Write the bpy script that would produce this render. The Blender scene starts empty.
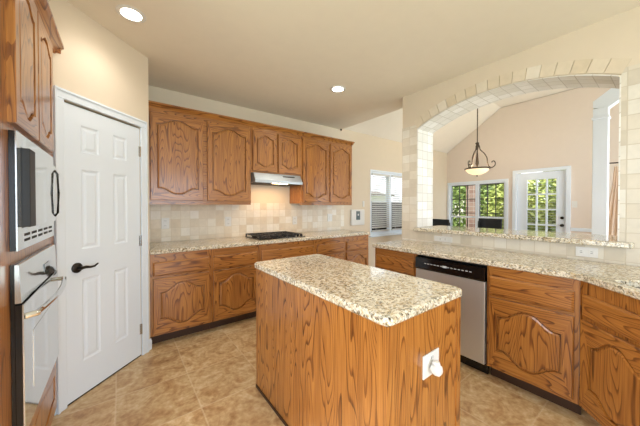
import bpy, bmesh, math, random
from mathutils import Vector, Matrix
from mathutils.geometry import tessellate_polygon
random.seed(7)
PI = math.pi
S = bpy.context.scene
C = S.collection

# ---------------------------------------------------------------- camera
cam_data = bpy.data.cameras.new('camera')
cam = bpy.data.objects.new('camera', cam_data); C.objects.link(cam)
cam.location = (0, 0, 1.32)
cam.rotation_euler = (math.radians(90 - 0.656), 0, math.radians(-36.999))
cam_data.sensor_width = 36.0
cam_data.lens = 265.876 / 640 * 36.0
cam_data.shift_y = -3.43 / 640
cam_data.clip_start = 0.02
S.camera = cam

# ---------------------------------------------------------------- view, sky, sun, area lights
S.view_settings.view_transform = 'Standard'
S.view_settings.look = 'None'
S.view_settings.exposure = 1.2
S.view_settings.gamma = 1.0
S.view_settings.use_curve_mapping = False

def lin(h):
    h = h.lstrip('#')
    out = []
    for i in (0, 2, 4):
        c = int(h[i:i+2], 16) / 255
        out.append(c / 12.92 if c <= 0.04045 else ((c + 0.055) / 1.055) ** 2.4)
    return (*out, 1.0)

W = bpy.data.worlds.new('sky'); S.world = W; W.use_nodes = True
bgn = W.node_tree.nodes['Background']
bgn.inputs[0].default_value = (0.86, 0.93, 1.0, 1); bgn.inputs[1].default_value = 1.3

def lamp(name, kind, loc, energy, color=(1, 1, 1), rot=(0, 0, 0), **kw):
    d = bpy.data.lights.new(name, kind); d.energy = energy; d.color = color
    for k, v in kw.items(): setattr(d, k, v)
    o = bpy.data.objects.new(name, d); C.objects.link(o)
    o.location = loc; o.rotation_euler = rot
    return o

lamp('sun', 'SUN', (0, 0, 8), 3.0, (1, .95, .86), (0, math.radians(-42), math.radians(8)), angle=0.02)
# added lamps behind and left of the camera; last one for living-side windows
lamp('added_back_light', 'AREA', (0.75, -2.52, 1.25), 33, (.74, .86, 1.0), (math.radians(100), 0, 0),
     shape='RECTANGLE', size=2.7, size_y=1.9)  # added lamp at an invented opening behind the camera
lamp('added_side_light', 'AREA', (-1.03, .15, 1.35), 14, (.86, .93, 1.0), (math.radians(95), 0, math.radians(-90)),
     shape='RECTANGLE', size=1.7, size_y=1.7)  # added lamp at an invented opening, brightens faces turned left
lamp('patio_daylight', 'AREA', (4.9, -1.92, 1.1), 46, (.82, .90, 1.0), (math.radians(118), 0, 0),
     shape='RECTANGLE', size=3.0, size_y=2.0)

# ---------------------------------------------------------------- materials
def new_mat(name):
    m = bpy.data.materials.new(name); m.use_nodes = True
    nt = m.node_tree
    return m, nt, nt.nodes['Principled BSDF']

def N(nt, t, **kw):
    n = nt.nodes.new(t)
    for k, v in kw.items():
        if hasattr(n, k): setattr(n, k, v)
        else: n.inputs[k].default_value = v
    return n

def math_node(nt, op, a, b=None):
    n = nt.nodes.new('ShaderNodeMath'); n.operation = op
    for i, v in enumerate((a, b)):
        if v is None: continue
        if isinstance(v, (int, float)): n.inputs[i].default_value = v
        else: nt.links.new(v, n.inputs[i])
    return n.outputs[0]

def ramp(nt, src, stops, interp='LINEAR'):
    n = nt.nodes.new('ShaderNodeValToRGB'); n.color_ramp.interpolation = interp
    e = n.color_ramp.elements
    while len(e) < len(stops): e.new(0.5)
    for el, (p, c) in zip(e, stops):
        el.position = p; el.color = lin(c) if isinstance(c, str) else (c, c, c, 1)
    nt.links.new(src, n.inputs[0])
    return n.outputs[0]

def mix(nt, fac, a, b, mode='MIX'):
    n = nt.nodes.new('ShaderNodeMix'); n.data_type = 'RGBA'; n.blend_type = mode
    for s, v in ((n.inputs[0], fac), (n.inputs[6], a), (n.inputs[7], b)):
        if isinstance(v, (int, float)): s.default_value = v
        elif isinstance(v, str): s.default_value = lin(v)
        else: nt.links.new(v, s)
    return n.outputs[2]

def bump(nt, bs, h, strength=.2, dist=.002):
    b = N(nt, 'ShaderNodeBump'); b.inputs['Strength'].default_value = strength
    b.inputs['Distance'].default_value = dist
    nt.links.new(h, b.inputs['Height']); nt.links.new(b.outputs[0], bs.inputs['Normal'])

def plain(name, col, rough=.5, metal=0, spec=.5, noise=0.0, coat=0.0, emit=None, es=0):
    m, nt, bs = new_mat(name)
    bs.inputs['Roughness'].default_value = rough; bs.inputs['Metallic'].default_value = metal
    bs.inputs['Specular IOR Level'].default_value = spec
    bs.inputs['Coat Weight'].default_value = coat; bs.inputs['Coat Roughness'].default_value = .05
    tc = N(nt, 'ShaderNodeTexCoord')
    nz = N(nt, 'ShaderNodeTexNoise'); nz.inputs['Scale'].default_value = 9
    nt.links.new(tc.outputs['Object'], nz.inputs[0])
    v = math_node(nt, 'MULTIPLY_ADD', nz.outputs[0], noise); v.node.inputs[2].default_value = 1 - noise / 2
    cc = N(nt, 'ShaderNodeCombineColor')
    for i in range(3): nt.links.new(v, cc.inputs[i])
    nt.links.new(mix(nt, 1.0, col, cc.outputs[0], 'MULTIPLY'), bs.inputs['Base Color'])
    if emit:
        bs.inputs['Emission Color'].default_value = lin(emit); bs.inputs['Emission Strength'].default_value = es
    return m

def oak(name, axis, tone=('#6f3d12', '#a5692c', '#c08440'), rough=.34):
    """honey oak with contour-like cathedral grain running along one local axis"""
    m, nt, bs = new_mat(name)
    tc = N(nt, 'ShaderNodeTexCoord'); oi = N(nt, 'ShaderNodeObjectInfo')
    off = math_node(nt, 'MULTIPLY', oi.outputs['Random'], 37.0)
    add = N(nt, 'ShaderNodeVectorMath', operation='ADD')
    nt.links.new(tc.outputs['Object'], add.inputs[0]); nt.links.new(off, add.inputs[1])
    def mapped(s, long):
        mp = N(nt, 'ShaderNodeMapping'); sc = [s, s, s]; sc['xyz'.index(axis)] = long
        mp.inputs['Scale'].default_value = sc
        nt.links.new(add.outputs[0], mp.inputs[0]); return mp.outputs[0]
    n1 = N(nt, 'ShaderNodeTexNoise'); n1.inputs['Scale'].default_value = 1; n1.inputs['Detail'].default_value = 1.5
    nt.links.new(mapped(7.0, .85), n1.inputs[0])
    ring = math_node(nt, 'FRACT', math_node(nt, 'MULTIPLY', n1.outputs[0], 23.0))
    band = ramp(nt, ring, [(0, .35), (.07, 0.0), (.13, .15), (.30, .85), (1, 1.0)])
    n2 = N(nt, 'ShaderNodeTexNoise'); n2.inputs['Scale'].default_value = 1; n2.inputs['Detail'].default_value = 3
    nt.links.new(mapped(120, 4), n2.inputs[0])
    n3 = N(nt, 'ShaderNodeTexNoise'); n3.inputs['Scale'].default_value = 1; n3.inputs['Detail'].default_value = 2
    nt.links.new(mapped(14, .6), n3.inputs[0])
    v = math_node(nt, 'ADD', math_node(nt, 'MULTIPLY', band, .40), math_node(nt, 'MULTIPLY', n2.outputs[0], .60))
    v = math_node(nt, 'ADD', v, math_node(nt, 'MULTIPLY', n3.outputs[0], .30))
    c = ramp(nt, v, [(.30, tone[0]), (.62, tone[1]), (.95, tone[2])])
    nt.links.new(c, bs.inputs['Base Color'])
    bs.inputs['Roughness'].default_value = rough
    bs.inputs['Coat Weight'].default_value = .5; bs.inputs['Coat Roughness'].default_value = .18
    bump(nt, bs, v, .15, .001)
    return m

def granite():
    m, nt, bs = new_mat('granite')
    tc = N(nt, 'ShaderNodeTexCoord')
    nz = N(nt, 'ShaderNodeTexNoise'); nz.inputs['Scale'].default_value = 22; nz.inputs['Detail'].default_value = 2
    nt.links.new(tc.outputs['Object'], nz.inputs[0])
    ad = N(nt, 'ShaderNodeVectorMath', operation='MULTIPLY_ADD')
    nt.links.new(nz.outputs['Color'], ad.inputs[0]); ad.inputs[1].default_value = (.035, .035, .035)
    nt.links.new(tc.outputs['Object'], ad.inputs[2])
    v1 = N(nt, 'ShaderNodeTexVoronoi'); v1.inputs['Scale'].default_value = 92
    nt.links.new(ad.outputs[0], v1.inputs[0])
    sp = N(nt, 'ShaderNodeSeparateColor'); nt.links.new(v1.outputs['Color'], sp.inputs[0])
    c1 = ramp(nt, sp.outputs[0], [(0, '#e8e2d4'), (.32, '#d8cfba'), (.52, '#c2ad86'), (.66, '#907856'),
                                  (.77, '#75746a'), (.88, '#2c221a')], 'CONSTANT')
    v2 = N(nt, 'ShaderNodeTexVoronoi'); v2.inputs['Scale'].default_value = 170
    nt.links.new(ad.outputs[0], v2.inputs[0])
    sp2 = N(nt, 'ShaderNodeSeparateColor'); nt.links.new(v2.outputs['Color'], sp2.inputs[0])
    c2 = ramp(nt, sp2.outputs[1], [(0, '#ece5d6'), (.4, '#d9cdb2'), (.66, '#b0966a'), (.86, '#332921')], 'CONSTANT')
    big = N(nt, 'ShaderNodeTexNoise'); big.inputs['Scale'].default_value = 6; big.inputs['Detail'].default_value = 3
    nt.links.new(tc.outputs['Object'], big.inputs[0])
    c = mix(nt, .42, c1, c2)
    c = mix(nt, math_node(nt, 'MULTIPLY', ramp(nt, big.outputs[0], [(.4, 0.0), (.7, 1.0)]), .22), c, '#dccfb2')
    nt.links.new(c, bs.inputs['Base Color'])
    bs.inputs['Roughness'].default_value = .09
    bs.inputs['Specular IOR Level'].default_value = .6
    return m

def tile(name, size, colors, grout, gw=.025, rough=.4, mottling=.25, scale2=18, uvmap=True, bumpy=.4):
    m, nt, bs = new_mat(name)
    tc = N(nt, 'ShaderNodeTexCoord')
    src = tc.outputs['UV'] if uvmap else tc.outputs['Object']
    sep = N(nt, 'ShaderNodeSeparateXYZ'); nt.links.new(src, sep.inputs[0])
    u = math_node(nt, 'DIVIDE', sep.outputs[0], size); v = math_node(nt, 'DIVIDE', sep.outputs[1], size)
    fu = math_node(nt, 'FLOOR', u); fv = math_node(nt, 'FLOOR', v)
    cmb = N(nt, 'ShaderNodeCombineXYZ'); nt.links.new(fu, cmb.inputs[0]); nt.links.new(fv, cmb.inputs[1])
    wn = N(nt, 'ShaderNodeTexWhiteNoise'); wn.noise_dimensions = '2D'; nt.links.new(cmb.outputs[0], wn.inputs['Vector'])
    k = len(colors)
    col = ramp(nt, wn.outputs['Value'], [(i / k, c) for i, c in enumerate(colors)], 'CONSTANT')
    nz = N(nt, 'ShaderNodeTexNoise'); nz.inputs['Scale'].default_value = scale2; nz.inputs['Detail'].default_value = 5
    nz.inputs['Distortion'].default_value = .6
    nt.links.new(tc.outputs['Object'], nz.inputs[0])
    g = ramp(nt, nz.outputs[0], [(.3, 1 - mottling), (.7, 1.0)])
    col = mix(nt, 1.0, col, g, 'MULTIPLY')
    def edge(x, f):
        d = math_node(nt, 'SUBTRACT', x, f)
        return math_node(nt, 'MINIMUM', d, math_node(nt, 'SUBTRACT', 1.0, d))
    e = math_node(nt, 'MINIMUM', edge(u, fu), edge(v, fv))
    isg = ramp(nt, math_node(nt, 'DIVIDE', e, gw), [(.55, 1.0), (1.0, 0.0)])
    nt.links.new(mix(nt, isg, col, grout), bs.inputs['Base Color'])
    bs.inputs['Roughness'].default_value = rough
    bump(nt, bs, math_node(nt, 'SUBTRACT', 1.0, isg), bumpy, .002)
    return m

def floor_tile():
    m, nt, bs = new_mat('travertine_floor')
    tc = N(nt, 'ShaderNodeTexCoord')
    mp = N(nt, 'ShaderNodeMapping'); mp.inputs['Location'].default_value = (.03, .40, 0)
    nt.links.new(tc.outputs['Object'], mp.inputs[0])
    sep = N(nt, 'ShaderNodeSeparateXYZ'); nt.links.new(mp.outputs[0], sep.inputs[0])
    size = .45
    u = math_node(nt, 'DIVIDE', sep.outputs[0], size); v = math_node(nt, 'DIVIDE', sep.outputs[1], size)
    fu = math_node(nt, 'FLOOR', u); fv = math_node(nt, 'FLOOR', v)
    cmb = N(nt, 'ShaderNodeCombineXYZ'); nt.links.new(fu, cmb.inputs[0]); nt.links.new(fv, cmb.inputs[1])
    wn = N(nt, 'ShaderNodeTexWhiteNoise'); wn.noise_dimensions = '2D'; nt.links.new(cmb.outputs[0], wn.inputs['Vector'])
    ad = N(nt, 'ShaderNodeVectorMath', operation='MULTIPLY_ADD')
    nt.links.new(wn.outputs['Color'], ad.inputs[0]); ad.inputs[1].default_value = (9, 9, 9)
    nt.links.new(tc.outputs['Object'], ad.inputs[2])
    n1 = N(nt, 'ShaderNodeTexNoise'); n1.inputs['Scale'].default_value = 5.5; n1.inputs['Detail'].default_value = 7
    n1.inputs['Roughness'].default_value = .65; n1.inputs['Distortion'].default_value = 1.3
    nt.links.new(ad.outputs[0], n1.inputs[0])
    n2 = N(nt, 'ShaderNodeTexNoise'); n2.inputs['Scale'].default_value = 34; n2.inputs['Detail'].default_value = 5
    nt.links.new(ad.outputs[0], n2.inputs[0])
    val = math_node(nt, 'ADD', math_node(nt, 'MULTIPLY', n1.outputs[0], .66), math_node(nt, 'MULTIPLY', n2.outputs[0], .34))
    col = ramp(nt, val, [(.32, '#9a7046'), (.44, '#bc966a'), (.54, '#d0b286'), (.68, '#e6d3b2')])
    t = ramp(nt, wn.outputs['Value'], [(0, .88), (1, 1.0)])
    col = mix(nt, 1.0, col, t, 'MULTIPLY')
    def edge(x, f):
        d = math_node(nt, 'SUBTRACT', x, f)
        return math_node(nt, 'MINIMUM', d, math_node(nt, 'SUBTRACT', 1.0, d))
    e = math_node(nt, 'MINIMUM', edge(u, fu), edge(v, fv))
    isg = ramp(nt, math_node(nt, 'DIVIDE', e, .013), [(.6, 1.0), (1.0, 0.0)])
    nt.links.new(mix(nt, math_node(nt, 'MULTIPLY', isg, .32), col, '#e0cfb0'), bs.inputs['Base Color'])
    nt.links.new(math_node(nt, 'MULTIPLY_ADD', n2.outputs[0], .25), bs.inputs['Roughness'])
    bs.inputs['Roughness'].links[0].from_node.inputs[2].default_value = .22
    bump(nt, bs, math_node(nt, 'SUBTRACT', 1.0, isg), .25, .002)
    return m

def steel(name, axis='z', col='#c9c9c6', rough=.26):
    m, nt, bs = new_mat(name)
    tc = N(nt, 'ShaderNodeTexCoord'); mp = N(nt, 'ShaderNodeMapping')
    sc = [260, 260, 260]; sc['xyz'.index(axis)] = 3; mp.inputs['Scale'].default_value = sc
    nt.links.new(tc.outputs['Object'], mp.inputs[0])
    nz = N(nt, 'ShaderNodeTexNoise'); nz.inputs['Scale'].default_value = 1; nt.links.new(mp.outputs[0], nz.inputs[0])
    bs.inputs['Base Color'].default_value = lin(col); bs.inputs['Metallic'].default_value = .72
    r = math_node(nt, 'MULTIPLY_ADD', nz.outputs[0], .12); r.node.inputs[2].default_value = rough - .06
    nt.links.new(r, bs.inputs['Roughness'])
    return m

def glass(name, tint=(1, 1, 1), rough=0.0, refl=.08):
    m, nt, bs = new_mat(name)
    out = nt.nodes['Material Output']
    tr = N(nt, 'ShaderNodeBsdfTransparent'); tr.inputs[0].default_value = (*tint, 1)
    gl = N(nt, 'ShaderNodeBsdfGlossy'); gl.inputs['Roughness'].default_value = rough
    fr = N(nt, 'ShaderNodeFresnel'); fr.inputs[0].default_value = 1.35
    mx = N(nt, 'ShaderNodeMixShader')
    ge = N(nt, 'ShaderNodeNewGeometry')
    front = math_node(nt, 'SUBTRACT', 1.0, ge.outputs['Backfacing'])
    nt.links.new(math_node(nt, 'MULTIPLY', fr.outputs[0], front), mx.inputs[0]); nt.links.new(tr.outputs[0], mx.inputs[1]); nt.links.new(gl.outputs[0], mx.inputs[2])
    nt.links.new(mx.outputs[0], out.inputs[0])
    return m

def leaf_mat(name, a, b):
    m, nt, bs = new_mat(name)
    tc = N(nt, 'ShaderNodeTexCoord')
    nz = N(nt, 'ShaderNodeTexNoise'); nz.inputs['Scale'].default_value = 7; nz.inputs['Detail'].default_value = 3
    nt.links.new(tc.outputs['Object'], nz.inputs[0])
    nt.links.new(ramp(nt, nz.outputs[0], [(.35, a), (.65, b)]), bs.inputs['Base Color'])
    bs.inputs['Roughness'].default_value = .6
    return m

M = {}
OAKT = ('#3c1b07', '#8a5220', '#b67a38')
M['oak_z'] = oak('oak_upright', 'z', OAKT); M['oak_x'] = oak('oak_crosswise', 'x', OAKT); M['oak_y'] = oak('oak_depthwise', 'y', OAKT)
M['oak_dark'] = plain('dark_oak_base', '#3d2410', .6)  # darker brown on toe kicks and island base trim
M['granite'] = granite()
M['floor'] = floor_tile()
M['wall'] = plain('beige_paint', '#dbcdb8', .85, noise=.04, spec=.2)
M['wall_dining'] = plain('cream_paint', '#ded2c7', .85, noise=.04, spec=.2)
M['ceil'] = plain('ceiling_paint', '#e8e0d1', .9, noise=.05, spec=.15)
M['vault'] = plain('vault_paint', '#ebe5db', .9, noise=.04, spec=.15)
M['white'] = plain('white_gloss_paint', '#e0e9f3', .33, noise=.02)
M['plastic'] = plain('white_plastic', '#dddcd8', .35)
M['tile'] = tile('tumbled_backsplash', .1016, ['#e9e1d2', '#e5dbca', '#e0d3be', '#ece5d9', '#dccdb6', '#e7decd', '#e3d7c4'], '#d6cab6', .035, .5, .10)
M['tile_arch'] = tile('arch_tile', .1016, ['#ded6c6', '#d9cfbd', '#d3c9b7', '#e2dccf', '#cfc5b2', '#dcd3c2'], '#cabfac', .035, .5, .08)
M['tile_lining'] = tile('lit_lining_tile', .1016, ['#e9e6e0', '#e3dfd7', '#efece7', '#dfdbd2'], '#bfb9ad', .035, .4, .06)  # paler copy of the arch tile, dining light put into its colour
M['tile_vouss'] = tile('arch_border_tile', .1016, ['#e2d6c2', '#dccdb5', '#dacab0', '#e6dccb', '#dfd1ba'], '#d3c5ae', .022, .5, .08)
M['steel'] = steel('brushed_steel', 'z', '#cfcfce', .38); M['steel_x'] = steel('brushed_steel_crosswise', 'x', '#b4babd', .34)
M['sinksteel'] = plain('satin_sink_steel', '#7f8180', .32, 1); M['mirror'] = plain('polished_steel', '#d9dcde', .12, 1)
M['panelglass'] = plain('silver_glass', '#cfd4d6', .06, .85, coat=.4)
M['black'] = plain('black_gloss', '#0d0d0e', .12); M['blackmat'] = plain('black_iron', '#17171a', .5)
M['blackglass'] = plain('dark_oven_glass', '#191b1d', .04, .0, .9, coat=1.0)
M['bronze'] = plain('dark_bronze', '#2b2623', .38, .7)
M['pewter'] = plain('aged_bronze', '#4e4338', .45, .7)
M['slot'] = plain('dark_slot', '#1c1c1c', .6)
M['chair'] = plain('black_leather', '#17181b', .4, noise=.1)
M['alabaster'] = plain('alabaster_glass', '#f3dfc0', .35, emit='#ffe0b0', es=.4)
M['bulb'] = plain('lit_lamp', '#ffffff', .4, emit='#fff4e0', es=9)
M['hoodbulb'] = plain('hood_lamp_lens', '#ffffff', .4, emit='#ffd9a0', es=7)
M['screen'] = plain('grey_screen', '#5d6b70', .15)
M['mark'] = plain('pale_print', '#c8ccce', .5)
M['glass'] = glass('window_glass'); M['screenmesh'] = glass('insect_screen', (.28, .29, .30), .6); M['curtain'] = plain('peach_linen', '#f0dcc8', .9, noise=.08)
M['blind'] = plain('white_slat', '#cfcfcd', .5); M['muntin'] = plain('dark_muntin', '#3a3934', .5)
M['leaf_a'] = leaf_mat('hedge_leaf', '#667a32', '#b0b765'); M['leaf_b'] = leaf_mat('deep_leaf', '#435a28', '#809448')
M['bark'] = plain('bark', '#5d4a38', .9, noise=.2)
M['grass'] = leaf_mat('lawn', '#6f8a3c', '#93a958'); M['stone'] = plain('patio_stone', '#b9ada0', .9, noise=.2)
M['brick'] = tile('patio_brick', .12, ['#a98677', '#b3907f', '#9b786a', '#bb9a8a'], '#c9bdb0', .06, .8, .2)
M['fence'] = plain('weathered_fence', '#c9c0b4', .8, noise=.2); M['roof'] = plain('brown_shingle', '#6b5f54', .9, noise=.25)
M['siding'] = plain('pale_siding', '#e9e4dc', .85, noise=.05); M['gap_shade'] = plain('dark_gap_shade', '#1a1714', .8)

# ---------------------------------------------------------------- mesh helpers
def obj(name, bm, mat, parent=None, smooth=False, loc=None, rot=None):
    bmesh.ops.recalc_face_normals(bm, faces=bm.faces)
    me = bpy.data.meshes.new(name); bm.to_mesh(me); bm.free()
    for m in (mat if isinstance(mat, (list, tuple)) else [mat]): me.materials.append(M[m])
    if smooth:
        for p in me.polygons: p.use_smooth = True
        me.set_sharp_from_angle(angle=math.radians(35))
    o = bpy.data.objects.new(name, me); C.objects.link(o)
    if parent: o.parent = parent
    if loc: o.location = loc
    if rot: o.rotation_euler = rot
    return o

def thing(name, label, cat, loc=(0, 0, 0), rz=0, group=None):
    o = bpy.data.objects.new(name, None); C.objects.link(o); o.empty_display_size = .05
    o.location = loc; o.rotation_euler = (0, 0, rz); o['label'] = label; o['category'] = cat
    if group: o['group'] = group
    return o

def tag(o, label, cat, group=None):
    o['label'] = label; o['category'] = cat
    if group: o['group'] = group
    return o

def struct(name, bm, mat, parent=None, **kw):
    o = obj(name, bm, mat, parent, **kw)
    if not parent: o['kind'] = 'structure'
    return o

def B(): return bmesh.new()

def box(bm, x0, x1, y0, y1, z0, z1, bev=0, mi=0):
    vs = [bm.verts.new((x, y, z)) for z in (z0, z1) for y in (y0, y1) for x in (x0, x1)]
    fs = [bm.faces.new([vs[i] for i in q]) for q in ((0, 2, 3, 1), (4, 5, 7, 6), (0, 1, 5, 4), (2, 6, 7, 3), (0, 4, 6, 2), (1, 3, 7, 5))]
    for f in fs: f.material_index = mi
    if bev:
        es = list({e for f in fs for e in f.edges})
        bmesh.ops.bevel(bm, geom=es, offset=bev, segments=2, affect='EDGES', profile=.5)
    return bm

def mk(*a, **k): return box(B(), *a, **k)

def area2(p): return sum(p[i][0] * p[(i+1) % len(p)][1] - p[(i+1) % len(p)][0] * p[i][1] for i in range(len(p)))

def offset_poly(p, d):
    """inset (d>0) of a CCW polygon"""
    n = len(p); out = []
    for i in range(n):
        a, b, c = Vector(p[i-1]), Vector(p[i]), Vector(p[(i+1) % n])
        e1 = (b - a).normalized(); e2 = (c - b).normalized()
        n1 = Vector((-e1.y, e1.x)); n2 = Vector((-e2.y, e2.x))
        k = 1 + n1.dot(n2)
        out.append(tuple(b + (n1 + n2) * (d / max(k, .15))))
    return out

def round_poly(p, radii, seg=6):
    out = []; n = len(p)
    for i in range(n):
        r = radii[i] if isinstance(radii, (list, tuple)) else radii
        if not r: out.append(p[i]); continue
        a, b, c = Vector(p[i-1]), Vector(p[i]), Vector(p[(i+1) % n])
        d1 = (a - b).normalized(); d2 = (c - b).normalized()
        ang = d1.angle(d2); t = r / math.tan(ang / 2)
        s, e = b + d1 * t, b + d2 * t
        for k in range(seg + 1):
            u = k / seg
            q = (1-u)**2 * s + 2*u*(1-u) * b + u*u * e
            out.append(tuple(q))
    return out

def prism(bm, outer, holes, a, b, fn, bev=0, mi=0):
    """polygon with holes swept from w=a to w=b; fn(u,v,w)->xyz"""
    if area2(outer) < 0: outer = outer[::-1]
    holes = [h if area2(h) < 0 else h[::-1] for h in holes]
    loops = [outer] + holes
    lay = []
    levels = [(a, 0), (b, 0)] if not bev else [(a, bev), (a + bev, 0), (b - bev, 0), (b, bev)]
    for (w, ins) in levels:
        row = []
        for L in loops:
            Q = offset_poly(L, ins) if ins else L
            row.append([bm.verts.new(fn(q[0], q[1], w)) for q in Q])
        lay.append(row)
    for k in range(len(lay) - 1):
        for L0, L1 in zip(lay[k], lay[k+1]):
            n = len(L0)
            for i in range(n):
                f = bm.faces.new((L0[i], L0[(i+1) % n], L1[(i+1) % n], L1[i])); f.material_index = mi
    tri = tessellate_polygon([[Vector((q[0], q[1], 0)) for q in L] for L in loops])
    for row, rev in ((lay[0], True), (lay[-1], False)):
        flat = [v for L in row for v in L]
        for t in tri:
            q = [flat[i] for i in t]
            try: f = bm.faces.new(q[::-1] if rev else q)
            except ValueError: continue
            f.material_index = mi
    return bm

XY = lambda u, v, w: (u, v, w)
XZ = lambda u, v, w: (u, w, v)     # wall facing +-y
YZ = lambda u, v, w: (w, u, v)     # wall facing +-x
def rect(a, b, c, d): return [(a, c), (b, c), (b, d), (a, d)]

def tube(bm, pts, r, seg=8, closed=False):
    P = [Vector(p) for p in pts]; n = len(P); rings = []
    up = Vector((0, 0, 1))
    for i in range(n):
        t = (P[(i+1) % n] - P[i-1]) if closed else (P[min(i+1, n-1)] - P[max(i-1, 0)])
        t.normalize()
        s = t.cross(up)
        if s.length < 1e-3: s = t.cross(Vector((1, 0, 0)))
        s.normalize(); q = s.cross(t)
        rr = r[i] if isinstance(r, (list, tuple)) else r
        rings.append([bm.verts.new(P[i] + (s * math.cos(2*PI*k/seg) + q * math.sin(2*PI*k/seg)) * rr) for k in range(seg)])
    m = n if closed else n - 1
    for i in range(m):
        a, b = rings[i], rings[(i+1) % n]
        for k in range(seg): bm.faces.new((a[k], a[(k+1) % seg], b[(k+1) % seg], b[k]))
    if not closed:
        bm.faces.new(rings[0][::-1]); bm.faces.new(rings[-1])
    return bm

def lathe(bm, prof, c=(0, 0, 0), seg=24, axis='z'):
    rings = []
    for r, h in prof:
        ring = []
        for k in range(seg):
            a = 2*PI*k/seg
            x, y = r*math.cos(a), r*math.sin(a)
            p = {'z': (x, y, h), 'y': (x, h, y), 'x': (h, x, y)}[axis]
            ring.append(bm.verts.new((c[0]+p[0], c[1]+p[1], c[2]+p[2])))
        rings.append(ring)
    for a, b in zip(rings, rings[1:]):
        for k in range(seg): bm.faces.new((a[k], a[(k+1) % seg], b[(k+1) % seg], b[k]))
    bm.faces.new(rings[0][::-1]); bm.faces.new(rings[-1])
    return bm

def uv_planar(o, fu):
    me = o.data; uv = me.uv_layers.new(name='UVMap')
    for p in me.polygons:
        for li in p.loop_indices:
            co = me.vertices[me.loops[li].vertex_index].co
            uv.data[li].uv = fu(co, p.normal)
    return o

# ---------------------------------------------------------------- numbers of the place
XA, XB = 2.807, 3.131           # arch wall, kitchen face and dining face
YW = 3.54                       # range wall
XF = 6.80                       # far dining wall
HC = 2.675                      # kitchen ceiling
YS = -2.0                       # south end of dining
T = .12

# ---------------------------------------------------------------- setting
o = struct('floor', mk(-1.2, XF + .15, -2.75, YW + .15, -.1, 0), 'floor')
# range wall with the breakfast window
WL = (3.90, 5.16, .76, 2.03)
bm = prism(B(), rect(-1.17, XF + .15, 0, 2.70), [rect(*WL)], YW, YW + .15, XZ)
struct('wall_back', bm, 'wall')
# dining far wall with window pair and glazed door
WD = (2.20, 3.49, .74, 1.90); DD = (1.21, 2.04, 0, 2.04)
gab = [(YS, 0), (DD[0], 0), (DD[0], DD[3]), (DD[1], DD[3]), (DD[1], 0), (YW, 0), (YW, 2.70), (2.32, 3.52), (YS, 3.52)]
bm = prism(B(), gab, [rect(*WD)], XF, XF + .15, YZ)
struct('wall_dining', bm, 'wall_dining')
# arch wall
YA0, YA1, ZS, RISE = .225, 1.821, 2.236, .185
half = (YA1 - YA0) / 2; RA = (half**2 + RISE**2) / (2*RISE); yc = (YA0 + YA1) / 2; zc = ZS + RISE - RA
def arc(r_add=0, n=28, y0=None, y1=None):
    R = RA + r_add; a0 = math.acos(half / RA)
    return [(yc + R*math.cos(a), zc + R*math.sin(a)) for a in [a0 + (PI - 2*a0) * k/n for k in range(n+1)]]
LZ = 1.035
hole = [(YA0, LZ), (YA1, LZ)] + arc()
bm = prism(B(), [(-2.6, 0), (2.03, 0), (2.03, HC), (-2.6, HC)], [hole], XA + .008, XB - .004, YZ)
struct('wall_arch', bm, 'wall')
bm = prism(B(), [(-2.6, HC+.004), (YW, HC+.004), (YW, 2.70), (2.32, 3.52), (-2.6, 3.52)], [], XB - .10, XB, YZ)
struct('wall_header', bm, 'vault')
# ceilings
struct('ceiling', mk(-1.2, XB - .002, -2.75, YW + .1, HC, HC + .1), 'ceil')
bm = B()
prism(bm, [(YW + .12, 2.62), (YW + .12, 3.0), (2.36, 3.66), (YS - .1, 3.66), (YS - .1, 3.53), (2.32, 3.53), (YW, 2.705)], [], XB - .1, XF + .2, YZ)
struct('ceiling_vault', bm, 'vault')
# walls that close the rooms out of frame
bm = prism(B(), rect(-1.17, XB, 0, HC), [rect(-.6, 2.1, .3, 2.2)], -2.75, -2.6, XZ)  # opening invented to go with the added back lamp
struct('wall_front', bm, 'wall')
bm = prism(B(), rect(XB, XF + .15, 0, 3.55), [rect(3.5, 6.5, .1, 2.3)], YS - .15, YS, XZ)
struct('wall_living', bm, 'wall_dining')
struct('wall_left', prism(B(), rect(-2.6, YW, 0, HC), [rect(-.75, 1.05, .45, 2.25)], -1.17, -1.05, YZ), 'wall')  # opening added for the side lamp

# pantry: diagonal wall with a door opening, and its return to the range wall
R45 = math.radians(45)
OX, OY = -.31, 2.37
bm = prism(B(), [(-.045, 0), (.025, 0), (.025, 2.015), (.642, 2.015), (.642, 0), (.746, 0), (.746, HC), (-.045, HC)], [], 0, .10, XZ)
struct('wall_pantry', bm, 'wall', loc=(OX, OY, 0), rot=(0, 0, R45))
struct('wall_pantry_return', mk(.12, .217, 2.99, YW, 0, HC), 'wall')
struct('wall_oven_return', mk(-1.05, -.42, 2.36, 2.44, 0, HC), 'wall')

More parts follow.
